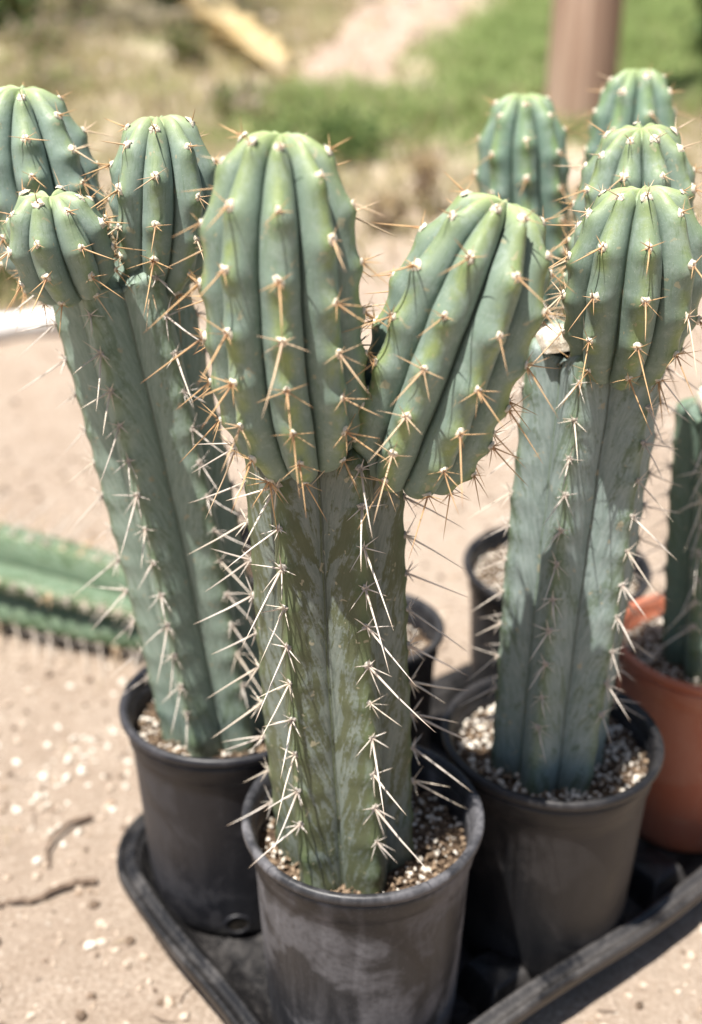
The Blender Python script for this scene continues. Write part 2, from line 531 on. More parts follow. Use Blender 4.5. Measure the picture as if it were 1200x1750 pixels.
def build_soil(root, r, z, chips=230, white=.5, seed=1, stem_r=.045):
    rr = random.Random(seed)
    V = []; rings = 12; n = 48
    for i in range(rings):
        q = max(.0005, r * i / (rings - 1))
        for j in range(n):
            a = 2 * math.pi * j / n
            x, y = q * math.cos(a), q * math.sin(a)
            V.append((x, y, z + .004 * mnoise.noise((x * 45 + seed, y * 45, 0)) + .0025 * mnoise.noise((x * 140, y * 140, seed))))
    soil = link('soil', mesh_from('soil', V, grid_faces(rings, n), M['soil']), root)
    pw, pd = MB(), MB()
    for i in range(chips * 6):
        q = r * math.sqrt(rr.uniform((stem_r * .8 / r) ** 2, .97)); a = rr.uniform(0, 6.283)
        x, y = q * math.cos(a), q * math.sin(a)
        s = rr.choice([.0007, .0009, .0011, .0014, .0018, .0024]) * rr.uniform(.8, 1.2)
        tgt = pw if rr.random() < white else pd
        Vv, Ff = blob((x, y, z + .001 + rr.uniform(0, .004)), s, squash=(1, rr.uniform(.6, 1), rr.uniform(.5, .9)), jit=.3, rr=rr)
        tgt.add(Vv, Ff)
    o = pw.build('perlite_grit', M['perlite'], soil, smooth=False); tag(o, kind='stuff')
    o = pd.build('bark_grit', M['soil_chip'], soil, smooth=False); tag(o, kind='stuff')
    return soil

# ------------------------------------------------------------------ spine clusters (shared meshes)
def spine_cluster_mesh(name, seed, central, radial, ncent, nrad, thick, mats, up_bias=-.35, wool=.0028):
    """one areole: a felt pad with radial spines and one or more long central spines. local z = outward, local x = up the rib"""
    rr = random.Random(seed)
    V = []; F = []; U = []; MI = []
    def spine(d, L, r):
        d = Vector(d).normalized()
        side = d.cross(Vector((rr.uniform(-1, 1), rr.uniform(-1, 1), rr.uniform(-1, 1)))).normalized()
        other = d.cross(side)
        bend = side * L * rr.uniform(-.08, .08)
        b = len(V); ns = 5
        for i, (f, q) in enumerate(((0, .85), (.06, 1.15), (.45, .80), (.82, .42), (1.0, .05))):
            c = d * (L * f) + bend * (f * f)
            for j in range(ns):
                a = 6.2832 * j / ns
                V.append(c + (side * math.cos(a) + other * math.sin(a)) * r * q); U.append(f)
        for i in range(4):
            for j in range(ns):
                k = (j + 1) % ns
                F.append((b + i * ns + j, b + i * ns + k, b + (i + 1) * ns + k, b + (i + 1) * ns + j)); MI.append(0)
    for i in range(ncent):
        a = rr.uniform(-.5, .5) + (0 if i == 0 else rr.choice([-1.3, 1.3, 3.0]))
        tilt = up_bias * (1 if i == 0 else .6)
        spine((tilt * math.cos(a) + rr.uniform(-.12, .12), abs(tilt) * math.sin(a) * 1.2 + rr.uniform(-.22, .22), .8), central * rr.uniform(.75, 1.1) * (1 if i == 0 else .62), thick)
    a0 = rr.uniform(0, 6.28)
    for i in range(nrad):
        a = a0 + 6.283 * i / nrad + rr.uniform(-.3, .3)
        spine((math.cos(a), math.sin(a), rr.uniform(.25, .8)), radial * rr.uniform(.4, 1.35), thick * rr.uniform(.55, .75))
    # felt pad
    b = len(V); n = 9
    for ri, (q, zz) in enumerate(((1.15, -.0010), (.95, .0002), (.60, .0006), (.18, .0004))):
        for j in range(n):
            a = 6.2832 * j / n
            k = wool * q * rr.uniform(.6, 1.3)
            V.append(Vector((k * math.cos(a) * 1.1, k * math.sin(a), zz * rr.uniform(.7, 1.3)))); U.append(0)
    for f in grid_faces(4, n):
        F.append(tuple(i + b for i in f)); MI.append(1)
    F.append(tuple(b + 3 * n + j for j in range(n))); MI.append(1)
    return mesh_from(name, V, F, attrs={'u': U}, mats=mats, midx=MI)

SP = {}
ym = [M['spine_young'], M['wool']]; om = [M['spine_old'], M['wool_old']]
SP['bud'] = [spine_cluster_mesh('spine_cluster_bud', 10 + i, .0095, .005, 1, 2 + i % 2, .00036, ym, .5, .0026) for i in range(6)]
SP['young'] = [spine_cluster_mesh('spine_cluster_short', 30 + i, .013, .0072, 1, 3 + i % 2, .00042, ym, -.25, .0025) for i in range(9)]
SP['mid'] = [spine_cluster_mesh('spine_cluster_amber', 50 + i, .024, .0090, 1 + (i % 4 == 0), 4, .00044, ym, -.60, .0024) for i in range(12)]
SP['long'] = [spine_cluster_mesh('spine_cluster_long', 70 + i, .034, .0120, 1 + (i % 3 == 0), 6, .00046, ym, -.55, .0022) for i in range(12)]
SP['old'] = [spine_cluster_mesh('spine_cluster_bone', 90 + i, .046, .0120, 1 + (i % 3 == 0), 6, .00060, om, -.50, .0021) for i in range(12)]
SP['oldshort'] = [spine_cluster_mesh('spine_cluster_bone_short', 120 + i, .027, .0125, 1, 6, .00052, om, -.55, .0020) for i in range(9)]

# ------------------------------------------------------------------ cactus columns
def cactus_column(root, name, pts, R, N, phase, mat, kind, spacing, seed, depth=None, hb=None, ht=None, base_frac=.42, top='dome', K=14,
                  front=(0, -1, 0), first=.95, bump=None, spine_sel=None, skip=None, dimple=.006):
    """ribbed column along a quadratic axis pts=(base, mid, tip) given in world space; children are its spine clusters"""
    rr = random.Random(seed)
    off = root.matrix_world.translation if False else root.location
    P0, P1, P2 = [np.array(p, float) - np.array(off) for p in pts]
    ctrl = 2 * P1 - .5 * (P0 + P2)
    def axis(f):
        f = np.atleast_1d(f)[:, None]
        return (1 - f) ** 2 * P0 + 2 * f * (1 - f) * ctrl + f ** 2 * P2
    def tangent(f):
        f = np.atleast_1d(f)[:, None]
        t = 2 * (1 - f) * (ctrl - P0) + 2 * f * (P2 - ctrl)
        return t / np.linalg.norm(t, axis=1)[:, None]
    ff = np.linspace(0, 1, 200)
    pp = axis(ff); L = np.linalg.norm(np.diff(pp, axis=0), axis=1).sum()
    young = kind == 'young'
    depth = depth if depth is not None else (.34 if young else .25)
    bump = bump if bump is not None else (.075 if young else .030)
    Rk = np.array(R, float); Rx = np.linspace(0, 1, len(Rk))
    def Rf(a):
        x = np.clip(a / L, 0, 1)
        # smooth interpolation of the radius key list
        y = np.interp(x, Rx, Rk)
        for dx in (.06, .12):
            y = (y + np.interp(np.clip(x - dx, 0, 1), Rx, Rk) + np.interp(np.clip(x + dx, 0, 1), Rx, Rk)) / 3
        return y
    hb = hb if hb is not None else (1.5 * Rk.mean() if young else .0)
    ht = ht if ht is not None else (1.45 * Rk.mean() if top == 'dome' else .012)
    if young: hb = min(hb, .40 * L); ht = min(ht, .52 * L)
    # meridian: axial position a, envelope radius e
    A = []; Ee = []
    if young:
        for p in np.linspace(-88, 0, 30):
            q = math.radians(p)
            A.append(hb * (1 + math.sin(q))); Ee.append(base_frac + (1 - base_frac) * max(0, math.cos(q)) ** .78)
        A[0] = 0
    else:
        A.append(0); Ee.append(1)
    for a in np.linspace(hb, L - ht, 70)[1:]:
        A.append(a); Ee.append(1)
    pw = .92 if top == 'dome' else .5
    for p in np.linspace(0, 89.3, 34)[1:]:
        q = math.radians(p)
        A.append(L - ht + ht * math.sin(q) ** (pw + .12)); Ee.append(max(.012, math.cos(q) ** pw))
    A = np.array(A); E = np.array(Ee) * Rf(A)
    W = np.concatenate([[0], np.cumsum(np.hypot(np.diff(A), np.diff(E)))])
    WT = W[-1]
    ns = int(np.clip(WT / (.0017 if young else .003), 60, 150))
    w = np.linspace(0, WT, ns)
    dA = np.gradient(A, W); dE = np.gradient(E, W)
    nl = np.hypot(dA, dE); nr_ = dA / nl; na_ = -dE / nl
    # areole rows
    ars = []
    for k in range(N):
        ph = (k % 2) * .5 + rr.uniform(-.08, .08)
        pos = []; x = WT - spacing * (first + ph)
        if top != 'dome': x = WT - ht * .8 - Rk[-1] * .5 - spacing * ph
        while x > (spacing * .35 if young else .012):
            pos.append(x + rr.uniform(-.04, .04) * spacing)
            sq = 1.0
            if young: sq = .80 + .30 * min(1, max(0, (x - .02) / (WT * .6)))
            x -= spacing * sq
        ars.append(pos)
    # angular samples
    js = np.arange(N * K)
    ribk = js // K
    tau = (js % K) / K * 2 - 1 + 1e-6
    t = np.sin(np.pi / 2 * tau) if young else np.sign(tau) * (.55 * np.abs(tau) + .45 * np.sin(np.pi / 2 * np.abs(tau)))
    ang_off = (ribk + .5 * t) * 2 * np.pi / N + phase
    Fv = np.array(front, float)
    amp = np.array([rr.uniform(.92, 1.06) for _ in range(N)])
    def prof(tt):
        b = np.abs(tt)
        if young:
            return np.sqrt(np.clip(1 - b ** 2.1, 0, 1)) * .76 + .24 * (1 - b)
        s = np.sqrt(b * b + .010) - .10
        p = 1 - np.clip(s / .905, 0, 1) ** .98
        return p - .10 * np.exp(-((1 - b) / .045) ** 2)
    def surface(ww, tt, kk):
        """ww, tt, kk arrays of the same length -> points"""
        a = np.interp(ww, W, A); e = np.interp(ww, W, E)
        nr = np.interp(ww, W, nr_); na = np.interp(ww, W, na_)
        f = a / L
        C = axis(f); T = tangent(f)
        F0 = Fv - (T @ Fv)[:, None] * T; F0 /= np.linalg.norm(F0, axis=1)[:, None]
        S0 = np.cross(T, F0)
        th = (kk + .5 * tt) * 2 * np.pi / N + phase
        rad = np.cos(th)[:, None] * F0 + np.sin(th)[:, None] * S0
        Rl = Rf(a)
        fade = np.clip(e / (.34 * Rl), 0, 1) ** .7
        if young: fade = np.where(a < hb, np.clip(e / Rl, 0, 1) ** 1.6, fade)
        g = depth * Rl * (1 - prof(tt)) * fade
        if young: g = np.minimum(g, e * .62)
        # swelling under each areole, waist between them
        sw = np.zeros_like(ww)
        for i in range(len(ww)) if len(ww) < 4 else ():
            pass
        d = -g
        return C, T, rad, a, e, nr, na, d, Rl, fade
    def shape(ww, tt, kk, ar):
        C, T, rad, a, e, nr, na, d, Rl, fade = surface(ww, tt, kk)
        d = d + bump * Rl * (ar - .5) * np.exp(-(tt / .62) ** 2) * fade * amp[kk.astype(int)]
        dip = dimple * np.exp(-(e / (.30 * Rl)) ** 2) if top == 'dome' else 0
        return C + rad * (e + d * nr)[:, None] + T * ((d * na) - dip + (0))[:, None]
    def arfun(ww, kk):
        out = np.zeros_like(ww)
        for k in range(N):
            m = kk == k
            if not m.any(): continue
            x = ww[m]; v = np.zeros_like(x)
            for p in ars[k]:
                q = (x - p) / spacing
                v = np.maximum(v, np.exp(-((q + .10) / (.24)) ** 2))
            out[m] = v
        return out
    WW = np.repeat(w, N * K); TT = np.tile(t, ns); KK = np.tile(ribk, ns)
    AR = arfun(WW, KK)
    X = shape(WW, TT, KK, AR)
    for i in range(len(X)):      # irregular growth
        x = X[i]
        q = mnoise.noise((x[0] * 38 + seed, x[1] * 38, x[2] * 30)) * (.0011 if young else .0014)
        q2 = mnoise.noise((x[0] * 120 + seed, x[1] * 120, x[2] * 90)) * (.00035 if young else .0003)
        X[i] = x + (q + q2) * np.array((.6, -.6, .15))
    V = np.vstack([X, X[-N * K:].mean(axis=0)[None, :]])
    F = grid_faces(ns, N * K)
    c = len(V) - 1; b = (ns - 1) * N * K
    F += [(b + j, b + (j + 1) % (N * K), c) for j in range(N * K)]
    me = mesh_from(name, V, F, mat, attrs={'t': np.append(TT, 0), 'w': np.append(WW, WT), 'wt': np.append(WT - WW, 0), 'ar': np.append(AR, 0), 'rib': np.append(KK, 0)})
    col = link(name, me, root)
    # spine clusters
    for k in range(N):
        for p in ars[k]:
            if not young and top == 'flat' and p < .057: continue
            one = np.array([p]); z0 = np.array([0.0]); kk = np.array([k])
            ar = np.array([1.0])
            c0 = shape(one, z0, kk, ar)[0]
            cu = shape(one + .002, z0, kk, ar)[0]; cd = shape(one - .002, z0, kk, ar)[0]
            cl = shape(one, z0 - .15, kk, ar)[0]; cr = shape(one, z0 + .15, kk, ar)[0]
            up = Vector(cu - cd).normalized()
            nz = Vector(cl - cr).cross(up)
            ctr = Vector(axis(np.array([np.interp(p, W, A) / L]))[0])
            if nz.dot(Vector(c0) - ctr) < 0: nz = -nz
            nz.normalize(); y = nz.cross(up).normalized()
            Mx = Matrix((up, y, nz)).transposed().to_4x4()
            age = WT - p
            if spine_sel: key, sc = spine_sel(k, p, WT, rr)
            elif young:
                key = 'bud' if age < .022 else ('young' if age < .042 else ('mid' if age < .085 else 'long'))
                sc = rr.uniform(.75, 1.2)
            else:
                key, sc = ('old', rr.uniform(.8, 1.15))
            mesh = rr.choice(SP[key])
            sp = link('spine_cluster', mesh, col)
            Mx.translation = Vector(c0) + nz * (-.0004)
            flip = Matrix.Rotation(rr.uniform(-.35, .35), 4, 'Z') @ Matrix.Diagonal((1, rr.choice([-1, 1]), 1, 1))
            sp.matrix_local = Mx @ Matrix.Rotation(rr.uniform(-.3, .3), 4, 'Z') @ Matrix.Scale(sc, 4)
    return col

def cut_top(root, c, r, mat, seed, tilt=(0, 0), thick=.006):
    rr = random.Random(seed)
    V = []; n = 30
    rad = [rr.uniform(.84, 1.1) for _ in range(n)]
    for q, z in ((1.0, -.010), (1.04, -.001), (.98, .002), (.75, .001), (.45, -.001), (.15, -.0025)):
        for j in range(n):
            a = 6.2832 * j / n
            k = rad[j] * .5 + rad[(j + 1) % n] * .5
            x, y = r * q * k * math.cos(a), r * q * k * math.sin(a)
            V.append((c[0] + x, c[1] + y, c[2] + z + x * tilt[0] + y * tilt[1] + .0022 * mnoise.noise((x * 110 + seed, y * 110, 0))))
    F = grid_faces(6, n); F.append(tuple(range(5 * n, 6 * n)))
    return link('cut_top', mesh_from('cut_top', V, F, mat), root)

RIM_Z = .200
POT_Z = .0120
def potted(loc, rim_r, base_r, mat, label, soil_drop=.022, seed=0, holes=None, white=.5, h=None, chips=230, group=None, stem_r=.045):
    h = h or (RIM_Z - loc[2])
    root = empty('potted_cactus', loc)
    tag(root, label, 'potted cactus', group or 'potted columnar cacti in the nursery tray')
    build_pot(root, rim_r, base_r, h, mat, holes, seed)
    build_soil(root, rim_r - .0095, h - soil_drop, chips, white, seed + 3, stem_r)
    return root

def stem_spines(lo_scale=1.0, short_below=0.0, wob=.15, short=0.0):
    def f(k, p, WT, rr):
        if rr.random() < short: return 'oldshort', rr.uniform(.8, 1.1)
        return 'old', lo_scale * rr.uniform(1 - wob, 1 + wob)
    return f

# --- front plant: V of two offshoots
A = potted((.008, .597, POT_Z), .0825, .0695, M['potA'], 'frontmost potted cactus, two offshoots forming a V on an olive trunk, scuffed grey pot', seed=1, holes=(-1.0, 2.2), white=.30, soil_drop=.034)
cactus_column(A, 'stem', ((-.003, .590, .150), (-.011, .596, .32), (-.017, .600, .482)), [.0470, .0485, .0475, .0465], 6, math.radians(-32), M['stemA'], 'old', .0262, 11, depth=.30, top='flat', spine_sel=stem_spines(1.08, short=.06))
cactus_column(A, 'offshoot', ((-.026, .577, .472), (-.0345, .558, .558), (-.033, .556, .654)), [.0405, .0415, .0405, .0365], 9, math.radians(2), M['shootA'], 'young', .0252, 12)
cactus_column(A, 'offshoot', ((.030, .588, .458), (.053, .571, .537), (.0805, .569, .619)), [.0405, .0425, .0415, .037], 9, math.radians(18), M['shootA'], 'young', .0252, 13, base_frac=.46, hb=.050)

# --- left plant: three offshoots on a leaning trunk
B = potted((-.100, .730, POT_Z), .0825, .0695, M['potB'], 'leftmost potted cactus, leaning trunk with three offshoots, black pot with a drain hole', seed=2, holes=(-1.45, 1.7), white=.3, soil_drop=.030)
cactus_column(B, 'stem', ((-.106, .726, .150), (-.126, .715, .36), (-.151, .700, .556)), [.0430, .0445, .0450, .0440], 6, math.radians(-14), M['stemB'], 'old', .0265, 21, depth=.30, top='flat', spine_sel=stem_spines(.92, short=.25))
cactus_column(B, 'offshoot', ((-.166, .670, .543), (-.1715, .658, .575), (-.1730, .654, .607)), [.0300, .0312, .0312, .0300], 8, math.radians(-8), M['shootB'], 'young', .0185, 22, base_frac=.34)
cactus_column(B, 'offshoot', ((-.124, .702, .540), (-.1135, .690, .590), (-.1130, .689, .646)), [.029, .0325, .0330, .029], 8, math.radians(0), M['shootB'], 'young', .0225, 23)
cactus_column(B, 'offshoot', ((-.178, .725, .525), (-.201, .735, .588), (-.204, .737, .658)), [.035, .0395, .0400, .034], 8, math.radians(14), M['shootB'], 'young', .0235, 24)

# --- right plant: two offshoots one behind the other
C = potted((.152, .684, POT_Z), .0825, .0695, M['potC'], 'potted cactus second along the tray, pale cut top beside two stacked offshoots, dark pot', seed=3, holes=(-.9,), white=.6, soil_drop=.024)
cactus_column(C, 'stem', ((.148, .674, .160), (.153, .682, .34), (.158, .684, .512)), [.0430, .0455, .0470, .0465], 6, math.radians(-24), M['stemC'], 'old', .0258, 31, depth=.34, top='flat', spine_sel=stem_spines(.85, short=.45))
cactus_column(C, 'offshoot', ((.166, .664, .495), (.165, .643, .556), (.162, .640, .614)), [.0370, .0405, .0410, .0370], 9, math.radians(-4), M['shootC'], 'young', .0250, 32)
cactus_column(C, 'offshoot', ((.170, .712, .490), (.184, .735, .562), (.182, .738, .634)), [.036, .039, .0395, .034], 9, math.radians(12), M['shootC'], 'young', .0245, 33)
cut_top(C, (.133 - .152, .676 - .684, .5145 - POT_Z), .0165, M['cork'], 5, (.18, -.1))

# --- plant behind the right one
D = potted((.200, .951, POT_Z), .0900, .0745, M['potD'], 'rearmost potted cactus in the tray, two blurred offshoots rising beside the wooden post', seed=4, white=.6)
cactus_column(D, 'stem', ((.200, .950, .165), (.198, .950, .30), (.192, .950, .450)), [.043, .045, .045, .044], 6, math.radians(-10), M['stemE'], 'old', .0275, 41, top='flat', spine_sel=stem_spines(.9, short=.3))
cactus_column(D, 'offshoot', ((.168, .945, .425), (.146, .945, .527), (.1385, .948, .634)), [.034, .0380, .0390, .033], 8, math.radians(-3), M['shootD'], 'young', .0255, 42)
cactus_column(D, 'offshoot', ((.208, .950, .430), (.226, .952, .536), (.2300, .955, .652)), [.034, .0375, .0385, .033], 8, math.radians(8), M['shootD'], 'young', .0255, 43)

# --- terracotta pot
T = potted((.308, .815, POT_Z), .0800, .062, M['potT'], 'potted cactus at the right edge, plain cut trunk in a terracotta coloured pot', seed=5, white=.6)
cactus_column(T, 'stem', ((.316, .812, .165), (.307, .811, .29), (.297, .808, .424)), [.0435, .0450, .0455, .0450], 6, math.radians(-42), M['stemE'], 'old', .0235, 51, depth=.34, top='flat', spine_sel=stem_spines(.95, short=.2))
cut_top(T, (.290 - .308, .800 - .815, .4265 - POT_Z), .026, M['cork'], 8, (.05, .05))

# --- small pots without a visible plant
def plain_pot(loc, rim_r, base_r, h, mat, label, seed, drop=.03):
    root = empty('plant_pot', loc)
    tag(root, label, 'plant pot', 'black pots behind the front cactus')
    build_pot(root, rim_r, base_r, h, mat, None, seed)
    build_soil(root, rim_r - .0095, h - drop, 110, .25, seed, .0)
    return root
plain_pot((.020, .838, POT_Z), .0620, .050, .188, M['potD'], 'small black pot of dark soil behind the front cactus, right of its trunk', 61)
plain_pot((-.065, 1.010, .002), .0750, .058, .185, M['potD'], 'black pot on the sand between the left and front trunks', 62)

# ------------------------------------------------------------------ fallen cactus, left
def build_fallen():
    root = empty('fallen_cactus', (-.34, 1.16, 0))
    tag(root, 'fallen green cactus log lying on the sand at the left edge', 'cactus')
    cactus_column(root, 'stem', ((-.185, 1.090, .048), (-.385, 1.165, .060), (-.64, 1.275, .064)), [.046, .058, .063, .060], 6, math.radians(10), M['fallen'], 'old', .024, 71, depth=.46,
                  top='dome', spine_sel=lambda k, p, WT, rr: (rr.choice(['oldshort', 'long', 'old', 'old']), rr.uniform(1.15, 1.6)), front=(0, -.3, 1))
build_fallen()

# ------------------------------------------------------------------ ground litter near the tray
def scatter():
    rr = random.Random(99)
    peb, per, dark = MB(), MB(), MB()
    tray_c = on_tray(.19, .078)
    def inside(x, y):
        v = Vector((x, y, 0)) - tray_c
        return abs(v.dot(BV)) < .298 and abs(v.dot(AV)) < .183
    n = 0
    while n < 9000:
        y = rr.uniform(.42, 1.7) if rr.random() < .75 else rr.uniform(1.7, 3.4)
        x = rr.uniform(-.5, .5) * (1 + .6 * max(0, y - .6))
        if inside(x, y): continue
        n += 1
        s = rr.choice([.0008, .0011, .0015, .002, .0030, .0044]) * rr.uniform(.8, 1.3) * (1 + .35 * max(0, y - 1))
        (peb if rr.random() < .75 else dark).add(*blob((x, y, sand_h(x, y) + s * .25), s, squash=(1, rr.uniform(.6, 1), rr.uniform(.45, .8)), rr=rr))
    # spilled perlite beside the left pot
    for i in range(170):
        cx, cy, sp = rr.choice([(-.31, .90, .07), (-.25, .88, .045), (-.30, .99, .06), (-.22, .93, .05), (-.33, .84, .05), (.30, 2.2, .5), (-.1, 1.6, .4), (-.27, .80, .09)])
        x, y = rr.gauss(cx, sp), rr.gauss(cy, sp * .7)
        if inside(x, y): continue
        s = rr.choice([.0012, .0018, .0026, .0036, .0045]) * rr.uniform(.8, 1.2)
        per.add(*blob((x, y, sand_h(x, y) + s * .35), s, squash=(1, rr.uniform(.6, 1), rr.uniform(.5, .9)), rr=rr))
    o = peb.build('gravel', mat_plain('gravel_tan', (.26, .19, .135), (.52, .44, .36), 90, .9, .1), smooth=False)
    tag(o, 'tan gravel grains strewn over the sand', 'gravel', kind='stuff')
    o = dark.build('dark_grit', mat_plain('gravel_dark', (.08, .058, .042), (.20, .145, .105), 90, .9, .1), smooth=False)
    tag(o, 'dark grit strewn over the sand', 'grit', kind='stuff')
    o = per.build('spilled_perlite', M['perlite'], smooth=False)
    tag(o, 'white perlite crumbs spilled on the sand beside the left pot', 'perlite', kind='stuff')
scatter()
def straw_bits():
    rr = random.Random(41); mb = MB()
    for i in range(420):
        y = rr.uniform(.45, 2.6); x = rr.uniform(-.45, .45) * (1 + .6 * max(0, y - .6))
        v = Vector((x, y, 0)) - on_tray(.19, .078)
        if abs(v.dot(BV)) < .29 and abs(v.dot(AV)) < .192: continue
        a = rr.uniform(0, 6.28); l = rr.uniform(.004, .022); z = sand_h(x, y) + .0012
        dx, dy = l * math.cos(a), l * math.sin(a)
        mb.add(*tube([(x, y, z), (x + dx * .5 - dy * .1, y + dy * .5 + dx * .1, z + .0015), (x + dx, y + dy, z)], [.0005, .0006, .0003], 4), rr.randrange(2))
    o = mb.build('straw_litter', [M['twig'], M['straw_bit']])
    tag(o, 'thin straw and twig litter strewn over the sand', 'litter', kind='stuff')
M['twig'] = mat_plain('dry_twig', (.08, .055, .04), (.21, .155, .115), 160, .9, .1, .5)
M['straw_bit'] = mat_plain('straw_bit', (.34, .26, .16), (.50, .41, .28), 160, .9, .1, .5)
straw_bits()

def twig(pts, r, label):
    P = [(x, y, sand_h(x, y) + dz) for x, y, dz in pts]
    fine = []
    for i in range(len(P) - 1):
        for j in range(5):
            f = j / 5
            fine.append([P[i][k] * (1 - f) + P[i + 1][k] * f + .0012 * mnoise.noise((i * 3.1 + j, k * 7.7, len(label))) for k in range(3)])
    fine.append(list(P[-1]))
    n = len(fine)
    V, F = tube(fine, [r * (1 - .6 * i / n) for i in range(n)], 7)
    o = link('twig', mesh_from('twig', V, F, M['twig']))
    tag(o, label, 'twig', 'dry twigs on the sand')
twig([(-.243, .812, .004), (-.262, .800, .007), (-.272, .782, .009), (-.274, .765, .006), (-.268, .748, .003)], .0028, 'short hooked brown twig, upper of the two on the sand')
twig([(-.222, .730, .003), (-.240, .728, .006), (-.257, .717, .006), (-.272, .706, .004), (-.290, .706, .005), (-.315, .700, .003)], .0034, 'wavy brown twig, lower of the two on the sand')

# ------------------------------------------------------------------ background
def build_pipe():
    x0, y0, x1, y1 = -1.5, 1.83, -.545, 2.30
    pts = []
    for i in range(12):
        f = i / 11
        x, y = x0 + (x1 - x0) * f, y0 + (y1 - y0) * f
        pts.append((x, y, sand_h(x, y) + .022))
    V, F = tube(pts, [.027] * 12, 16, cap=False)
    mb = MB(); mb.add(V, F)
    V, F = tube(pts[::-1], [.0235] * 12, 16, cap=False)
    mb.add(V, F)
    o = mb.build('pipe', mat_plain('white_pvc', (.70, .68, .64), (.82, .81, .79), 30, .45, .4, .05))
    tag(o, 'white plastic pipe lying on the sand at the far left', 'pipe')
build_pipe()

def build_post():
    x, y = .80, 4.12
    r = .118
    V = []; n = 28
    zs = [-.25, .0, .05, .3, .8, 1.4, 2.0, 2.6]
    for z in zs:
        for j in range(n):
            a = 6.2832 * j / n
            k = r * (1 + .02 * math.sin(3 * a + z) + .012 * mnoise.noise((math.cos(a) * 3, math.sin(a) * 3, z * .6))) * (1.04 if z < .1 else 1)
            V.append((k * math.cos(a), k * math.sin(a), z))
    F = grid_faces(len(zs), n); F.append(tuple(range((len(zs) - 1) * n, len(zs) * n)))
    k = NT('weathered_post_wood')
    mp = k.n('ShaderNodeMapping'); k.put(mp.inputs['Vector'], k.obj()); mp.inputs['Scale'].default_value = (1, 1, .05)
    g = k.noise(mp.outputs[0], 34, 5, .6, .4)
    big = k.noise(mp.outputs[0], 7, 2, .5)
    c = k.mix(k.ramp(g, .35, .65), (.30, .195, .14), (.47, .345, .265))
    c = k.mix(k.ramp(big, .45, .6, 0, .5), c, (.22, .14, .10))
    m = k.done(c, .85, .15, k.bump(g, .5, .01))
    o = link('wooden_post', mesh_from('wooden_post', V, F, m))
    o.location = (x, y, sand_h(x, y))
    tag(o, 'thick brown wooden post standing in the grass behind the right cacti', 'post')
build_post()

def blades(name, area, count, hgt, wid, mats, seed, lean=.5, clump=None):
    """grass: bent two-segment blades over an area function"""
    rr = random.Random(seed)
    mb = MB(); i = 0; tries = 0
    while i < count and tries < count * 20:
        tries += 1
        q = area(rr)
        if q is None: continue
        x, y = q; i += 1
        h = hgt * rr.uniform(.45, 1.25); w = wid * rr.uniform(.6, 1.3)
        a = rr.uniform(0, 6.283); la = rr.uniform(0, 6.283); l = lean * rr.uniform(.2, 1) * h
        z = sand_h(x, y) - .004
        dx, dy = w * math.cos(a), w * math.sin(a)
        lx, ly = l * math.cos(la), l * math.sin(la)
        V = [(x - dx, y - dy, z), (x + dx, y + dy, z), (x - dx * .8 + lx * .35, y - dy * .8 + ly * .35, z + h * .6), (x + dx * .8 + lx * .35, y + dy * .8 + ly * .35, z + h * .6), (x + lx, y + ly, z + h)]
        mb.add(V, [(0, 1, 3, 2), (2, 3, 4)], rr.randrange(len(mats)))
    return mb.build(name, mats, smooth=False)

def leaf_mat(name, c1, c2):
    k = NT(name)
    n = k.noise(k.obj(), 9, 4, .6)
    c = k.mix(k.ramp(n, .35, .65), c1, c2)
    k.done(c, .65, .25)
    tr = k.n('ShaderNodeBsdfTranslucent'); k.put(tr.inputs[0], c)
    ms = k.n('ShaderNodeMixShader'); ms.inputs[0].default_value = .5
    k.t.links.new(k.bsdf.outputs[0], ms.inputs[1]); k.t.links.new(tr.outputs[0], ms.inputs[2])
    k.t.links.new(ms.outputs[0], k.t.nodes['Material Output'].inputs['Surface'])
    return k.m
M['g1'] = leaf_mat('grass_green', (.15, .21, .075), (.23, .30, .11))
M['g2'] = leaf_mat('grass_fresh', (.26, .34, .12), (.37, .46, .19))
M['g3'] = leaf_mat('grass_dark', (.05, .105, .035), (.09, .16, .05))
M['straw1'] = leaf_mat('straw_pale', (.50, .40, .24), (.66, .56, .38))
M['straw2'] = leaf_mat('straw_olive', (.28, .27, .11), (.42, .38, .19))
M['straw3'] = leaf_mat('straw_grey', (.36, .28, .21), (.52, .44, .35))

def in_grass(rr):
    x, y = rr.uniform(-.9, 2.6), rr.uniform(3.3, 7.6)
    # a loose band: dense along its middle, thinning out at ragged edges
    n = mnoise.noise((x * 2.6, y * 1.9, 8)) * .5 + mnoise.noise((x * 7, y * 6, 1)) * .3
    near = (y - 3.72 - (.35 if x > .8 else 0)) / .35
    if y < 4.6: left = (x + .50 - .10 * (y - 3.7)) / .30
    else: left = (x - path_x(y)[1] - .05) / .22
    d = min(near, left, 1.0) + n
    if rr.random() > max(0, min(1, d * .9 + .12)): return None
    return x, y
o = blades('green_grass', in_grass, 26000, .085, .0042, [M['g1'], M['g2'], M['g2'], M['g2']], 5, 1.7)
tag(o, 'green grass growing on the slope around the post', 'grass', kind='stuff')
def in_dry(rr):
    x, y = rr.uniform(-2.7, 2.4), rr.uniform(2.3, 7.6)
    if abs(x) > .38 * y + .2: return None
    n = mnoise.noise((x * 1.9, y * 1.5, 3.3))
    if y > 4.5:
        x0, x1 = path_x(y)
        if x0 + .06 < x < x1 - .03 and rr.random() > .08: return None
        if x > x1 and rr.random() > .10: return None
    elif y < 3.4:
        if rr.random() > .55 + .8 * n: return None
    if n < -.28: return None
    return x, y
o = blades('dry_grass', in_dry, 20000, .075, .0036, [M['straw1'], M['straw2'], M['straw3'], M['straw2']], 6, 1.1)
tag(o, 'dry straw coloured grass and litter on the slope', 'dry grass', kind='stuff')

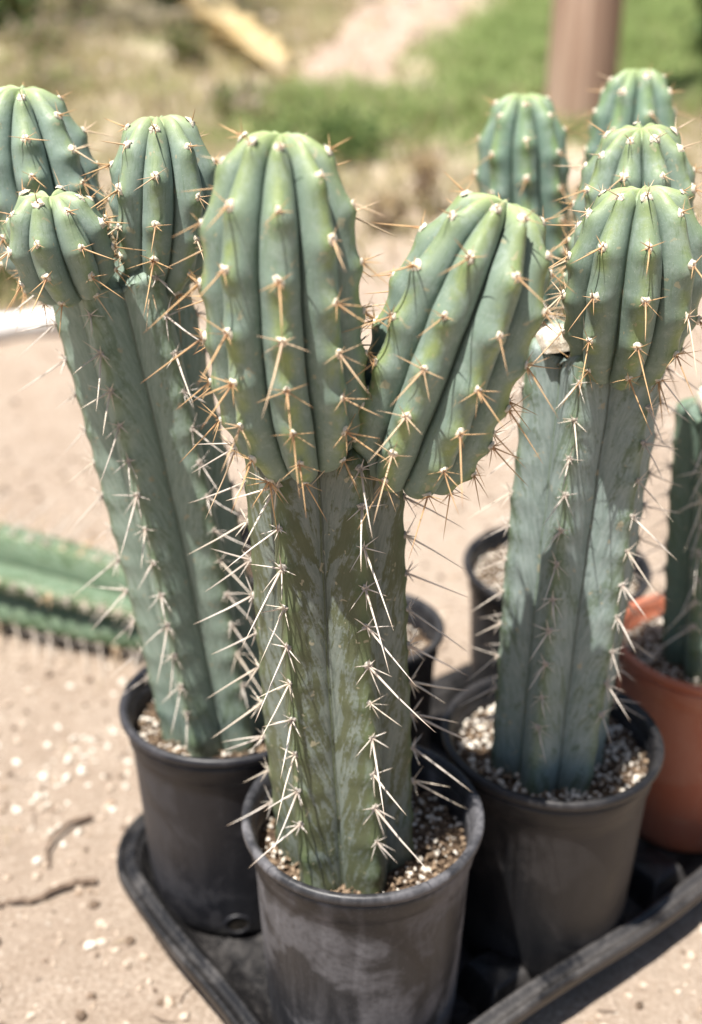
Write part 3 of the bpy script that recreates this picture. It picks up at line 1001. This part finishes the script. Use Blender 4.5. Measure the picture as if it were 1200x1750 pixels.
def shrub(name, loc, h, w, mats, count, leaf, label, cat, seed, stems=7, stem_mat=None, upright=.5, group=None):
    rr = random.Random(seed)
    z0 = sand_h(loc[0], loc[1])
    root = empty(name, (loc[0], loc[1], z0))
    tag(root, label, cat, group)
    st = MB(); lf = MB(); tips = []
    for i in range(stems):
        a = rr.uniform(0, 6.283); l = w * rr.uniform(.2, .9) * (1 - upright * .5)
        ex, ey, ez = l * math.cos(a), l * math.sin(a), h * rr.uniform(.6, .98)
        pts = []
        for j in range(6):
            f = j / 5
            pts.append((ex * f ** 1.3 + .02 * rr.uniform(-1, 1) * f, ey * f ** 1.3 + .02 * rr.uniform(-1, 1) * f, ez * f - .02))
        st.add(*tube(pts, [.011 * h * (1.25 - f / 5) for f in range(6)], 5))
        tips += [pts[2], pts[3], pts[4], pts[5], pts[5]]
    for i in range(count):
        tx, ty, tz = rr.choice(tips)
        s = .20 * w
        x, y, z = tx + rr.gauss(0, s), ty + rr.gauss(0, s), max(.01, tz + rr.gauss(0, s * .9))
        d = Vector((rr.gauss(0, 1), rr.gauss(0, 1), rr.gauss(.3, 1))).normalized(); q = d.cross(Vector((rr.gauss(0, 1), rr.gauss(0, 1), rr.gauss(0, 1)))).normalized()
        L = leaf * rr.uniform(.6, 1.3); Wd = L * .28; c = Vector((x, y, z)); m = d.cross(q) * L * .10
        lf.add([c, c + d * L * .5 + q * Wd + m, c + d * L, c + d * L * .5 - q * Wd + m], [(0, 1, 2, 3)], rr.randrange(len(mats)))
    st.build('stems', stem_mat or M['twig'], root)
    lf.build('foliage', mats, root, smooth=False)
    return root
shrub('bush', (1.70, 5.05), .75, .46, [M['g3'], M['g3'], M['g1']], 3600, .075, 'dark green leafy bush at the upper right corner', 'bush', 31, 12)
shrub('bush', (-1.72, 5.75), .42, .34, [M['g1'], M['straw2'], M['g3']], 1500, .06, 'olive green bush around the dark trunk at upper left', 'bush', 32, 9)
shrub('bush', (-.98, 6.75), .34, .20, [M['g3'], M['g1'], M['straw2']], 900, .05, 'small dark shrub at the top above the second cactus head', 'bush', 33, 7)
shrub('bush', (-.66, 5.05), .15, .17, [M['straw2'], M['g3'], M['twig']], 500, .035, 'low olive shrub beside the lower end of the yellow frond', 'bush', 34, 7)
shrub('bush', (-1.15, 4.55), .10, .20, [M['straw2'], M['g1'], M['straw3']], 450, .035, 'low olive tuft behind the two left cactus heads', 'bush', 35, 7)
shrub('bush', (-.20, 3.62), .10, .16, [M['g1'], M['g3'], M['g2']], 600, .03, 'small green tuft at the lower left end of the grass', 'bush', 36, 7)
shrub('bush', (.02, 3.66), .11, .20, [M['g1'], M['g3'], M['g2']], 800, .03, 'dark green tuft in the grass right of the front cactus head', 'bush', 37, 8)
shrub('bush', (-.83, 2.50), .09, .16, [M['g1'], M['straw2'], M['g1']], 700, .03, 'low green weed behind the white pipe', 'weed', 38, 7)
for i, (x, y, h, w, lab) in enumerate(((-1.35, 5.3, .16, .22, 'grey olive scrub above the leftmost cactus head'), (-.55, 6.1, .14, .20, 'dry scrub clump just left of the yellow frond'),
                                        (-1.45, 6.5, .20, .25, 'brownish scrub right of the dark trunk at the top'), (.22, 7.3, .16, .25, 'grey scrub at the far end of the path'),
                                        (-.42, 4.25, .09, .16, 'sparse olive tuft above the gap between the left and front cacti'))):
    shrub('scrub', (x, y), h, w, [M['straw2'], M['straw3'], M['g1'], M['straw3']], 420, .04, lab, 'shrub', 70 + i, 8, None, .3, 'scrub clumps on the slope')
for i, (x, y, h, lab) in enumerate(((.205, 3.15, .16, 'pale dry weed standing on bare soil, taller one before the grass'), (.10, 2.98, .11, 'pale dry weed standing on bare soil, shorter left one'))):
    shrub('dry_weed', (x, y), h, .07, [M['straw1'], M['straw1'], M['straw3']], 200, .035, lab, 'weed', 50 + i, 10, M['straw1'], 1.0, 'pale dry weeds')

def build_trunk():
    x, y = -1.66, 5.95
    root = empty('tree', (x, y, sand_h(x, y)))
    tag(root, 'dark thin tree trunk at the upper left corner', 'tree')
    pts = [(0, 0, -.1), (.01, 0, .05), (0, .02, .4), (-.03, .03, .9), (.02, .06, 1.5), (.0, .1, 2.1)]
    V, F = tube(pts, [.062, .052, .046, .043, .038, .03], 12)
    link('trunk', mesh_from('trunk', V, F, mat_plain('dark_bark', (.035, .028, .02), (.09, .07, .05), 25, .95, .05, .8, .02)), root)
    mb = MB(); rr = random.Random(4)
    br = MB()
    for i in range(7):
        a = rr.uniform(0, 6.28); z0 = rr.uniform(1.3, 2.05)
        e = Vector((math.cos(a) * rr.uniform(.4, .8), math.sin(a) * rr.uniform(.4, .8), z0 + rr.uniform(.3, .7)))
        br.add(*tube([(0, .06, z0), (e.x * .5, e.y * .5, z0 + (e.z - z0) * .6), e], [.02, .014, .006], 6))
        for j in range(260):
            c = e + Vector((rr.gauss(0, .2), rr.gauss(0, .2), rr.gauss(0, .16)))
            d = Vector((rr.gauss(0, 1), rr.gauss(0, 1), rr.gauss(0, 1))).normalized(); q = d.orthogonal().normalized(); L = .06
            mb.add([c, c + d * L * .5 + q * .017, c + d * L, c + d * L * .5 - q * .017], [(0, 1, 2, 3)])
    br.build('branch', M['twig'], root)
    mb.build('crown', M['g3'], root, smooth=False)
build_trunk()

def build_frond():
    p0 = Vector((-.86, 6.45, sand_h(-.86, 6.45) + .08)); p1 = Vector((-.235, 4.66, sand_h(-.235, 4.66) + .03))
    root = empty('dead_frond', p1)
    tag(root, 'fallen straw yellow palm frond lying diagonally on the slope', 'palm frond')
    d = p0 - p1; side = Vector((d.y, -d.x, 0)).normalized()
    up = Vector((0, 0, 1))
    st = MB()
    st.add(*tube([d * f + up * (.035 * math.sin(f * 3)) for f in (0, .2, .45, .7, 1.0)], [.034, .028, .022, .015, .006], 8))
    st.build('stalk', M['straw1'], root)
    rr = random.Random(3)
    first = None
    for i in range(64):
        f = .10 + .88 * (i // 2) / 32
        s = 1 if i % 2 else -1
        b = d * f + up * (.035 * math.sin(f * 3))
        L = .30 * math.sin(math.pi * (.2 + .75 * f)) * rr.uniform(.8, 1.15)
        dr = (side * s * rr.uniform(.30, .45) + d.normalized() * rr.uniform(.6, .85) + up * rr.uniform(-.02, .16)).normalized()
        q = dr.cross(up).normalized() * .026
        th = up * .003
        V = [b - q * .5, b + q * .5, b + dr * L * .5 + q + up * .02, b + dr * L * .5 - q + up * .02, b + dr * L - up * .01]
        V += [v - th for v in V]
        F = [(0, 1, 2, 3), (3, 2, 4), (5, 8, 7, 6), (8, 9, 7), (0, 5, 6, 1), (1, 6, 7, 2), (2, 7, 9, 4), (4, 9, 8, 3), (3, 8, 5, 0)]
        lo = link('leaflet', mesh_from('leaflet', V, F, M['frond'], smooth=False), root)
M['frond'] = leaf_mat('frond_straw', (.66, .52, .27), (.82, .70, .44))
build_frond()

def rocks():
    rr = random.Random(12)
    k = mat_plain('pinkish_stone', (.34, .27, .24), (.55, .46, .42), 12, .9, .1, .6, .01)
    spots = [(-.42, 6.2, .07, 'rounded grey stone right of the frond, upper one'), (-.25, 5.75, .06, 'flat grey stone by the path below the upper stone'), (-1.28, 5.9, .09, 'pale stone near the top left, left of the shrub'),
             (-1.02, 5.0, .055, 'small pale stone between the two left cactus heads'), (.08, 6.85, .10, 'large grey stone at the top of the path'), (.33, 6.75, .07, 'dark stone at the top right of the path')]
    for x, y, r, lab in spots:
        V, F = blob((0, 0, 0), r, squash=(1, .8, .55), jit=.22, rr=rr)
        o = link('stone', mesh_from('stone', V, F, k, smooth=False))
        o.location = (x, y, sand_h(x, y) + r * .25)
        md = o.modifiers.new('round', 'SUBSURF'); md.levels = 2; md.render_levels = 2
        tag(o, lab, 'stone', 'stones on the slope')
rocks()
